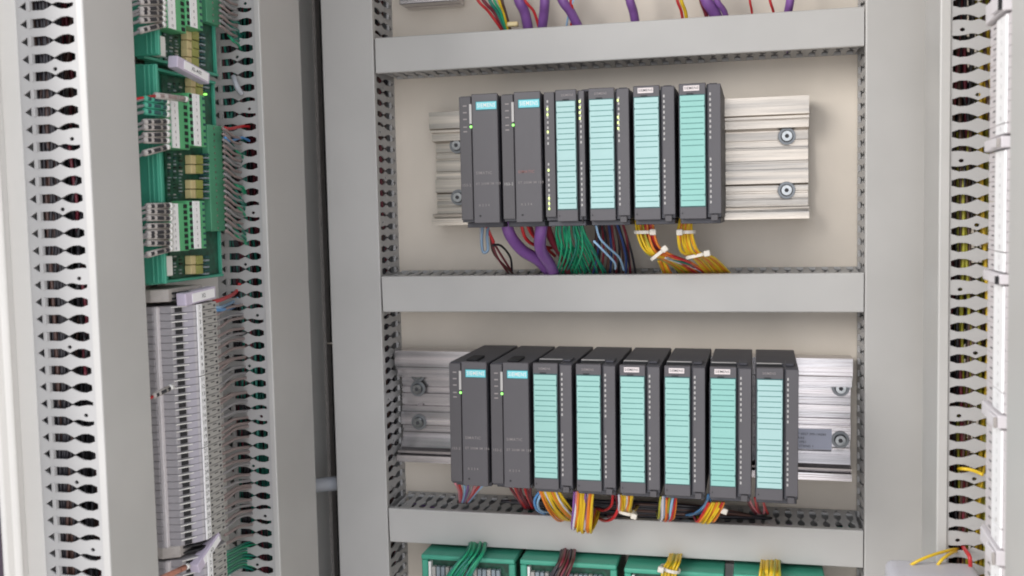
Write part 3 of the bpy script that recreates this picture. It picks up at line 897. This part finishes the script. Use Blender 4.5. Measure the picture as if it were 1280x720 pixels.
def green_module(label, y0, y1, sections, block, shift, seed, tagbox=None):
    """sections: list of ('conn', ya, yb) / ('pcb', ya, yb); columns follow the lean of the photo"""
    rn = random.Random(seed)
    o = thing('green_interface_module', label, 'interface module', (0, 0, 0), group='green relay interface modules at left')
    s = shift
    # carrier: foot profile with ribs on its camera-facing side
    f, r = sb(203 + s, 268 + s, y0, y1, -.100, -.0835, 'carrier', 'green', o, .0008)
    Yf = onX(201 + s, (y0 + y1) / 2, -.061).y
    Yc, _, Z0, Z1 = r
    MB().box(-.100, -.0610, Yf, Yf + .0035, Z0, Z1).build('edge_rail', 'green', o, .0006)
    for k in range(3):
        MB().box(-.0720 + k * .0040, -.0704 + k * .0040, Yf - .0014, Yf - .0001, Z0 + .001, Z1 - .001).build('rib', 'green', o, .0003)
    Yd = onX(268 + s, (y0 + y1) / 2, -.0835).y
    MB().box(-.0834, -.0790, Yd - .0020, Yd, Z0, Z1).build('edge_rail', 'green', o, .0004)
    for z in (Z0, Z1):
        MB().box(-.0834, -.0765, Yf + .0036, Yd - .0026, z - .0012, z + .0012).build('end_plate', 'green', o, .0004)
    MB().box(-.0832, -.0815, Yc + .0027, Yd - .0027, Z0 + .0015, Z1 - .0015).build('circuit_board', 'pcb', o)
    for kind, ya, yb in sections:
        if kind == 'conn':
            n = max(1, round((yb - ya) / 8.0))
            c, rr = sb(213 + s, 236 + s, ya, yb, -.081, -.066, 'connector', 'green2', o)
            y_a, y_b, za, zb = rr
            hgt = (zb - za) / n
            MB().box(-.0658, -.0648, y_a + .0005, y_a + .011, za + .0003, zb - .0003).build('marker_strip', 'marker', c)
            c2, r2 = sb(237 + s, 257 + s, ya - 3, yb - 3, -.081, -.064, 'connector', 'green2', o)
            MB().box(-.0638, -.0628, r2[0] + .005, r2[0] + .0155, r2[2] + .0003, r2[3] - .0003).build('marker_strip', 'marker', c2)
            for k in range(n):
                zc = za + (k + .5) * hgt
                MB().box(-.0659, -.0652, y_b - .0075, y_b - .0030, zc - .0016, zc + .0016).build('terminal_opening', 'black', c)
                z2 = r2[2] + (k + .5) * (r2[3] - r2[2]) / n
                MB().box(-.0639, -.0632, r2[0] + .0005, r2[0] + .0040, z2 - .0016, z2 + .0016).build('terminal_opening', 'black', c2)
                MB().box(-.0639, -.0632, r2[1] - .0045, r2[1] - .0015, z2 - .0010, z2 + .0010).build('terminal_opening', 'tedge', c2)
                for j, (yy, X, mk, zz, st) in enumerate(((y_a + .0055, -.0647, c, zc, n - k), (r2[0] + .0102, -.0627, c2, z2, n - k))):
                    text(str(st), .0034, 'ink', mk, (X, yy, zz), (HP, 0, HP))
        else:
            hh = yb - ya
            nrel = 2 if hh > 26 else 1
            for k in range(nrel):
                yc = ya + hh * (k + .5) / nrel
                for q in (-1, 1):
                    sb(239 + s, 245 + s, yc + q * 6 - 5.5, yc + q * 6 + 5.5, -.0812, -.075, 'relay', 'cream', o)
                    sb(246 + s, 254 + s, yc + q * 6 - 5.5, yc + q * 6 + 5.5, -.0812, -.076, 'relay', 'olive', o)
            for k in range(int(hh / 4.2)):
                yk = ya + 2 + k * 4.2
                sb(257 + s, 262 + s, yk, yk + 2.2, -.0812, -.0745, 'resistor', 'chip' if k % 2 else 'tedge', o, .0003)
                for q in range(3):
                    xx = 211 + s + q * 7
                    sb(xx, xx + rn.uniform(1.5, 3.5), yk, yk + rn.uniform(1, 2), -.0812, -.0800, 'chip', rn.choice(['chip', 'black', 'pcb', 'tedge', 'lens', 'chip']), o, 0)
    # dark zone at the far side of the board (row of pins) and the tall screw block
    if block:
        ya, yb = block
        bl, rb = sb(262 + s, 281 + s, ya, yb, -.083, -.0755, 'screw_block', 'green3', o, .0005)
        n = round((yb - ya) / 7.6)
        for k in range(n):
            z = rb[2] + (k + .5) * (rb[3] - rb[2]) / n
            MB().cyl((-.0755, rb[0] + .011, z), (1, 0, 0), .0011, .0004, 8).build('screw', 'steel', bl)
            MB().box(-.0755, -.0749, rb[1] - .0030, rb[1] - .0008, z - .0011, z + .0011).build('terminal_opening', 'black', bl)
    return o


gm1 = green_module('upper green relay module at left, cut off by the top edge of the photo', -70, 86, [('conn', -42, 38), ('pcb', 40, 82)], (-60, 30), -5, 1)
gm2 = green_module('taller green relay module at left with a glowing green indicator', 98, 348, [('pcb', 102, 116), ('conn', 121, 186), ('pcb', 190, 252), ('conn', 254, 314), ('pcb', 318, 344)], (157, 289), 0, 2)
g_, rr = sb(258, 260, 116.5, 119, -.0795, -.0755, 'status_led', 'ledgreen', gm2, .001)
for (md, xa, xb, ya, yb) in ((gm1, 198, 207, 45, 70), (gm2, 206, 216, 320, 345)):
    sb(xa, xb, ya, yb, -.080, -.072, 'white_component', 'frame', md)


def nametag(label, px0, px1, py0, py1, X, s, tiltx, slope=0):
    a, b = onX(px0, (py0 + py1) / 2, X), onX(px1, (py0 + py1) / 2, X)
    zc = onX((px0 + px1) / 2, (py0 + py1) / 2, X).z
    h = onX(px0, py0, X).z - onX(px0, py1, X).z
    o = thing('name_tag', label, 'label', (X, (a.y + b.y) / 2, zc), (tiltx, 0, 0), 'lilac name tags on the left panel')
    wd = b.y - a.y
    MB().box(-.009, 0, -wd / 2, wd / 2, -h / 2, h / 2).build('holder', 'tag', o, .0006)
    MB().box(.0001, .0005, -wd / 2 + .010, wd / 2 - .003, -h / 2 + .0015, h / 2 - .0015).build('insert', 'marker', o)
    text(s, h * .45, 'ink', o, (.0008, .003, 0), (HP, 0, HP))
    return o


nametag('lilac name tag between the two green modules', 222, 262, 80, 95, -.058, 'XL-A03', R(-9))
nametag('lilac name tag on top of the tall terminal strip', 232, 270, 362, 378, -.058, 'X2', R(3))
nametag('slanted lilac name tag at the foot of the tall terminal strip', 246, 278, 684, 697, -.058, 'X3', R(24))


# --- sleeved wires plugged into the green connectors
def sleeved(label, x, y, slope, colr='sleeve', m2='ink', X=-.0580, L=31, group='grey sleeved wires plugged into green connectors'):
    a, b = onX(x, y, X), onX(x - L, y + slope, X - .001)
    o = thing('sleeved_wire', label, 'wire', a, group=group)
    v = b - a
    d_ = v.normalized()
    MB().cyl((0, .0015, 0), (0, -1, 0), .0024, .0045, 10).build('ferrule', 'white', o, smooth=True)
    mb = MB().tube([d_ * .0035, d_ * (v.length * .95)], .0026, 8, 2).build('sleeve', colr, o, smooth=True)
    q = d_ * (v.length * .52)
    nrm = Vector((1.0, -.6, 0))
    for k, (s0, s1) in enumerate(((.14, .26), (.36, .62), (.74, .86))):
        MB().tube([d_ * (v.length * s0) + nrm * .0009, d_ * (v.length * s1) + nrm * .0009], .00205, 6, 2).build('print', m2, mb)
    MB().tube([d_ * (v.length * .9), d_ * (v.length * 1.6) + Vector((-.008, 0, -.006))], .0013, 6, 2).build('wire', 'w_grey', o, smooth=True)
    return o


cnt = 0
names = ['first', 'second', 'third', 'fourth', 'fifth', 'sixth', 'seventh', 'eighth', 'ninth']
for gname, ys, dx in (('top connector at the photo edge', [-4, 3, 10, 17, 24, 31], -5), ('upper connector of the taller green module', [152, 160, 168, 176, 184], 0), ('lower connector of the taller green module', [257, 265, 273, 282, 289, 296, 304, 311], 4)):
    for k, y in enumerate(ys):
        sleeved('grey sleeved wire, %s from the top in the %s' % (names[k], gname), 209 + dx, y, random.uniform(-1, 4) if k < len(ys) - 1 else 8)
for k, y in enumerate((127, 135, 143)):
    o = sleeved('green sleeved wire, %s from the top below the red-ended one' % names[k], 209, y, -4, 'green', 'tedge', group='green sleeved wires in the taller green module')
o = sleeved('long grey sleeved wire with a red end crossing the taller green module', 232, 124, -5, 'sleeve', 'w_taupe', -.055, 40)
for c in kids(o):
    if c.name.startswith('wire'):
        c.data = c.data.copy(); c.data.materials[0] = M['w_red']

# --- wires leaving the green blocks towards the slots of the far left duct
for lb, y0, y1, n, cols in (('fan of taupe wires from the upper green module into the duct slots', -20, 32, 9, ['w_taupe', 'w_grey']), ('fan of taupe wires from the taller green module into the duct slots', 160, 288, 19, ['w_taupe', 'w_taupe', 'w_grey'])):
    ps = []
    for k in range(n):
        y = y0 + (y1 - y0) * k / (n - 1)
        s = -5 if y < 40 else (y - 200) * .03
        ps.append((cols[k % len(cols)], .0013, [onX(279 + s, y, -.0665), onX(284 + s, y + 3, -.066), onX(292 + s, y + 10, -.070), onX(301 + s, y + 13, -.077)]))
    bundle(lb, ps)
ps = []
for k in range(18):
    y = (random.uniform(0, 50) if k < 6 else random.uniform(170, 300))
    s = -5 if y < 60 else (y - 200) * .03
    ps.append((random.choice(['w_teal', 'w_green', 'w_teal']), .0012, [onX(290 + s, y, -.078), onX(296 + s, y + 8, -.074), onX(303 + s, y + random.uniform(8, 20), -.078), onY(308 + s, y + 24, YF + .012)]))
bundle('dark green wires threading into the slots beside the green modules', ps)
single('single red wire entering a slot beside the taller green module', 'w_red', .0015, [onX(281, 160, -.066), onX(288, 161, -.07), onY(302, 158, YF - .002), onY(312, 158, YF + .01)])
single('single blue wire entering a slot beside the taller green module', 'w_blue', .0013, [onX(281, 172, -.066), onX(288, 176, -.07), onY(302, 172, YF - .002), onY(312, 176, YF + .01)])
single('curved white strap hooked over a slot finger beside the green indicator', 'hose', .0026, [onY(292, 96, YF - .004), onY(294, 102, YF - .008), onY(297, 110, YF - .008), onY(302, 117, YF - .003)], 'strap', 'strap')


# --- terminal strips on the left panel
def term_body(p):
    mb = MB()
    prof = [(-.105, .030), (-.105, -.034), (-.083, -.034), (-.080, -.028), (-.0705, -.026), (-.0605, -.010), (-.0585, -.008), (-.0585, .026), (-.064, .030)]
    mb.prism([(a, b) for a, b in prof], 0.0001, p - .0002)
    return mb


def left_strip(label, py0, n, numbers, start=1, s=0.0):
    z0 = onX(240, py0, -.0585).z
    Yc = -0.347
    p = 0.0062
    o = thing('terminal_strip', label, 'terminal strip', (0, Yc, z0), group='terminal strips at left')
    me = holes = scr = jump = None
    for k in range(n):
        z = -(k + 1) * p
        if me is None:
            t = term_body(p).build('terminal', 'term2', o, .0003)
            MB().prism([(-.0650, -.0168), (-.0604, -.0096), (-.0598, -.0100), (-.0644, -.0172)], .0002, p - .0003).build('shoulder', 'lilac', t)
            h = MB().prism([(-.0685, -.0238), (-.0652, -.0185), (-.0648, -.0188), (-.0681, -.0242)], .0008, .0046).build('wire_entry', 'black', t)
            MB().prism([(-.0705, -.0262), (-.0632, -.0145), (-.0622, -.0152), (-.0640, -.0190), (-.0690, -.0268), (-.0699, -.0272)], .0049, .0056).build('entry_rim', 'frame', t)
            f2 = MB().box(-.0584, -.0580, .0012, .0258, .0003, p - .0005).build('clamp_face', 'term', t)
            s1 = MB().box(-.0579, -.0576, .003, .0056, .0020, .0036).build('screw', 'ink', t)
            s2 = MB().box(-.0579, -.0576, .011, .0170, .0040, .0047).build('bridge_mark', 'ink', t)
            s3 = MB().box(-.0579, -.0576, .0205, .0232, .0018, .0036).build('screw', 'ink', t)
            t0 = t
            me = 1
            t.location = (0, 0, z)
        else:
            t = copy_tree(t0, o)
            t.location = (0, 0, z)
        if k % 10 == 9:
            pass
    # snap-in marker bars of ten numbers
    k = 0
    while k < n:
        q = min(10, n - k)
        m_ = MB().box(-.0583, -.0572, -.0074, .0006, -(k + q) * p + .0004, -k * p - .0004).build('marker_bar', 'marker', o, .0002)
        for j in range(q):
            text(str(start + k + j), .0050, 'ink', m_, (-.0570, -.0034, -(k + j + .5) * p), (HP, 0, HP))
        k += q
    MB().box(-.0829, -.0790, -.0335, -.0290, -n * p, 0).build('bridge_bar', 'clip', o, .0008)
    return o


L1 = left_strip('tall strip of lilac-grey numbered terminals left of the brown wires', 381, 33, True)
L2 = left_strip('short start of another numbered terminal strip at the bottom left', 703, 8, True)
# end block above strip 1 with two black gaps, and between the strips
for lb, py, hgt in (('lilac end block with dark gaps on top of the tall terminal strip', 360, .0105), ('lilac end block between the tall and the short terminal strips', 685, .0100)):
    z = onX(240, py, -.0585).z
    e = thing('end_block', lb, 'end block', (0, -0.347, z), group='end blocks of the terminal strips')
    MB().prism([(-.105, .028), (-.105, -.034), (-.084, -.034), (-.072, -.026), (-.072, .028)], -hgt, 0).build('block', 'sleeve', e, .0005)
    for k in range(2):
        MB().prism([(-.0719, -.022), (-.0719, .024), (-.062, .024), (-.062, -.010)], -hgt + .0012 + k * .0046, -hgt + .0030 + k * .0046).build('fin', 'black', e, .0003)
# brown wires to slots
ps = []
for k in range(34):
    y = 395 + k * 8.6 + random.uniform(-2, 2)
    s = (y - 375) * .045
    dy = random.uniform(8, 18)
    ps.append((random.choice(['w_taupe', 'w_taupe', 'w_grey', 'w_taupe']), .0014, [onX(268 + s, y, -.061), onX(275 + s, y - dy * .3, -.064), onX(286 + s, y - dy * .8, -.072), onY(301 + s, y - dy, YF - .001), onY(308 + s, y - dy - 2, YF + .01)]))
bundle('many thin taupe wires running from the tall terminal strip into duct slots', ps)
single('bright red wire from the top terminal up into a slot', 'w_red', .0018, [onX(267, 377, -.061), onX(278, 374, -.066), onY(294, 366, YF - .004), onY(300, 354, YF + .004)])
bundle('blue wires beside the bright red one at the top of the terminal strip', [('w_lightblue', .0016, [onX(268, 384, -.062), onX(276, 384, -.066), onY(290, 378, YF - .004), onY(298, 372, YF + .006)]), ('w_blue', .0015, [onX(268, 388, -.062), onX(280, 387, -.066), onY(292, 384, YF - .004), onY(299, 378, YF + .006)])])
bundle('green wires fanning into slots at the foot of the terminal strip', [('w_green' if k % 2 else 'w_teal', .0012, [onX(281, 690 + k * 4, -.062), onX(288, 688 + k * 3.5, -.066), onY(304, 680 + k * 3.6, YF - .006), onY(322, 675 + k * 5, YF + .01)]) for k in range(9)])
o = sleeved('grey sleeved wire with red end sticking out of the tall terminal strip', 214, 484, 12, 'sleeve', 'ink', -.062, 24, 'loose sleeved wires on the terminal strips')
for c in kids(o):
    if c.name.startswith('wire'):
        c.data = c.data.copy(); c.data.materials[0] = M['w_red']
sleeved('copper-coloured sleeved wire at the bottom edge beside the short terminal strip', 234, 708, 16, 'w_copper', 'w_copper', -.062, 34, 'loose sleeved wires on the terminal strips')
# white hose and small white wire in the gap
single('pale blue-white hose crossing the gap left of the main tall duct', 'hose', .0085, [(-.102, -.075, onY(378, 606, -.075).z - .004), (-.088, -.055, onY(390, 606, -.055).z), (-.066, -.035, onY(410, 606, -.035).z + .003), (-.045, -.02, onY(430, 606, -.02).z + .003)], 'hose', 'hose')
single('short thin white wire end poking out of the gap beside the main tall duct', 'tie', .0008, [(-.078, -.04, onY(404, 429, -.04).z), (-.062, -.05, onY(410, 429, -.05).z)], 'wire_end', 'wire')

# ------------------------------------------------------------------ right side: terminal strips
XT = 0.5535
def right_strip(label, py0, py1, start):
    z0, z1 = onX(1240, py0, XT).z, onX(1240, py1, XT).z
    p = 0.0062
    n = max(1, int((z0 - z1) / p))
    p = (z0 - z1) / n
    Yc = -0.438
    o = thing('terminal_strip', label, 'terminal strip', (XT, Yc, z0), group='terminal strips at the right edge')
    t0 = None
    for k in range(n):
        if t0 is None:
            prof = [(.050, .035), (.012, .035), (.002, .030), (0, .028), (0, -.034), (.006, -.040), (.050, -.040)]
            t0 = MB().prism(prof, .0001, p - .0001).build('terminal', mat('terminal_pinkgrey', (0.60, 0.56, 0.57), .42) if 'terminal_pinkgrey' not in bpy.data.materials else bpy.data.materials['terminal_pinkgrey'], o, .0003)
            MB().box(-.0003, -.0001, .011, .017, p * .46, p * .58).build('slot_mark', 'ink', t0)
            t = t0
        else:
            t = copy_tree(t0, o)
        t.location = (0, 0, -(k + 1) * p)
    k = 0
    while k < n:
        q = min(10, n - k)
        m_ = MB().box(-.0016, -.0002, -.0235, .0022, -(k + q) * p + .0004, -k * p - .0004).build('marker_bar', 'marker', o, .0002)
        for j in range(q):
            text(str(start + k + j), .0040, 'fade', m_, (-.0018, -.012, -(k + j + .5) * p), (HP, 0, -HP))
        k += q
    return o


segs = [(-60, 3, 'uppermost run of white-marked terminals at right, cut by the top edge'), (33, 173, 'run of white-marked terminals at upper right, between the first two clips'),
        (191, 337, 'run of white-marked terminals at right, level with the upper module row'), (352, 505, 'run of white-marked terminals at right, level with the upper half of the lower row'),
        (524, 668, 'run of white-marked terminals at right, beside the lower ends of the lower row'), (690, 780, 'lowest run of white-marked terminals in the bottom right corner')]
for a, b, lb in segs:
    right_strip(lb, a, b, 1)
for i, (a, b) in enumerate(((4, 31), (175, 190), (338, 351), (506, 523), (669, 689))):
    z0, z1 = onX(1240, a, XT).z, onX(1240, b, XT).z
    e = thing('end_clip', ['pale clip with raised tag near the top right corner', 'pale clip on the right terminals, level with the top of the upper module row', 'pale clip on the right terminals, level with the middle duct',
                           'pale clip on the right terminals, level with the lower modules', 'pale clip on the right terminals, near the bottom right corner'][i], 'end clip', (XT, -0.438, (z0 + z1) / 2), group='pale end clips on the right terminals')
    h = (z0 - z1) * .46
    MB().prism([(.050, .034), (-.001, .034), (-.003, .028), (-.004, -.024), (.050, -.030)], -h, h).build('clip_body', 'clip', e, .0006)
    MB().box(-.0060, -.0042, -.022, -.002, -h * .8, h * .8).build('tag_plate', 'clip', e, .0004)
    MB().box(-.0062, -.0044, -.0240, -.0222, -h * .9, h * .7).build('tag_edge', 'black' if i in (0, 2) else 'sleeve', e)
# yellow and red wires by the bottom right + rounded cover
GY = 'wires at the bottom right'
single('long thin yellow wire leaving a slot low on the right duct', 'w_yellow', .0012, [onY(1198, 686, -.272), onY(1186, 688, -.288), onY(1165, 694, -.30), onY(1146, 702, -.305), onY(1130, 712, -.30)], 'wire', 'wire', GY)
single('short yellow wire just under the long one at bottom right', 'w_yellow', .0012, [onY(1198, 688, -.272), onY(1190, 691, -.288), onY(1178, 699, -.30), onY(1168, 712, -.30)], 'wire', 'wire', GY)
single('short red wire bending out of the lowest slot of the right duct', 'w_red', .0016, [onY(1203, 682, -.27), onY(1207, 688, -.288), onY(1212, 696, -.30), onY(1213, 708, -.30)], 'wire', 'wire', GY)
single('yellow wire lying across a slot of the right duct above the bottom', 'w_yellow', .0014, [onY(1198, 586, -.27), onY(1205, 586, -.285), onY(1216, 588, -.288), onY(1228, 593, -.30)], 'wire', 'wire', GY)
c0, c1 = onY(1115, 697, -.34), onY(1236, 697, -.34)
cv = thing('rounded_housing', 'light grey rounded housing at the bottom edge, lower right', 'housing', (c0.x, -.34, c0.z - .045))
wd = c1.x - c0.x
MB().box(0, wd, 0, .05, -.03, .0285).build('housing_shell', 'housing', cv, .008, True, 4)
MB().cyl((.006, -.0004, .0225), (0, -1, 0), .0018, .0012, 10).build('painted_highlight', 'white', cv, .0004)  # white disc painting a highlight on the housing corner

scene.render.resolution_x, scene.render.resolution_y = 1280, 720
scene.cycles.pixel_filter_type = 'BLACKMAN_HARRIS'
scene.cycles.filter_width = 1.9
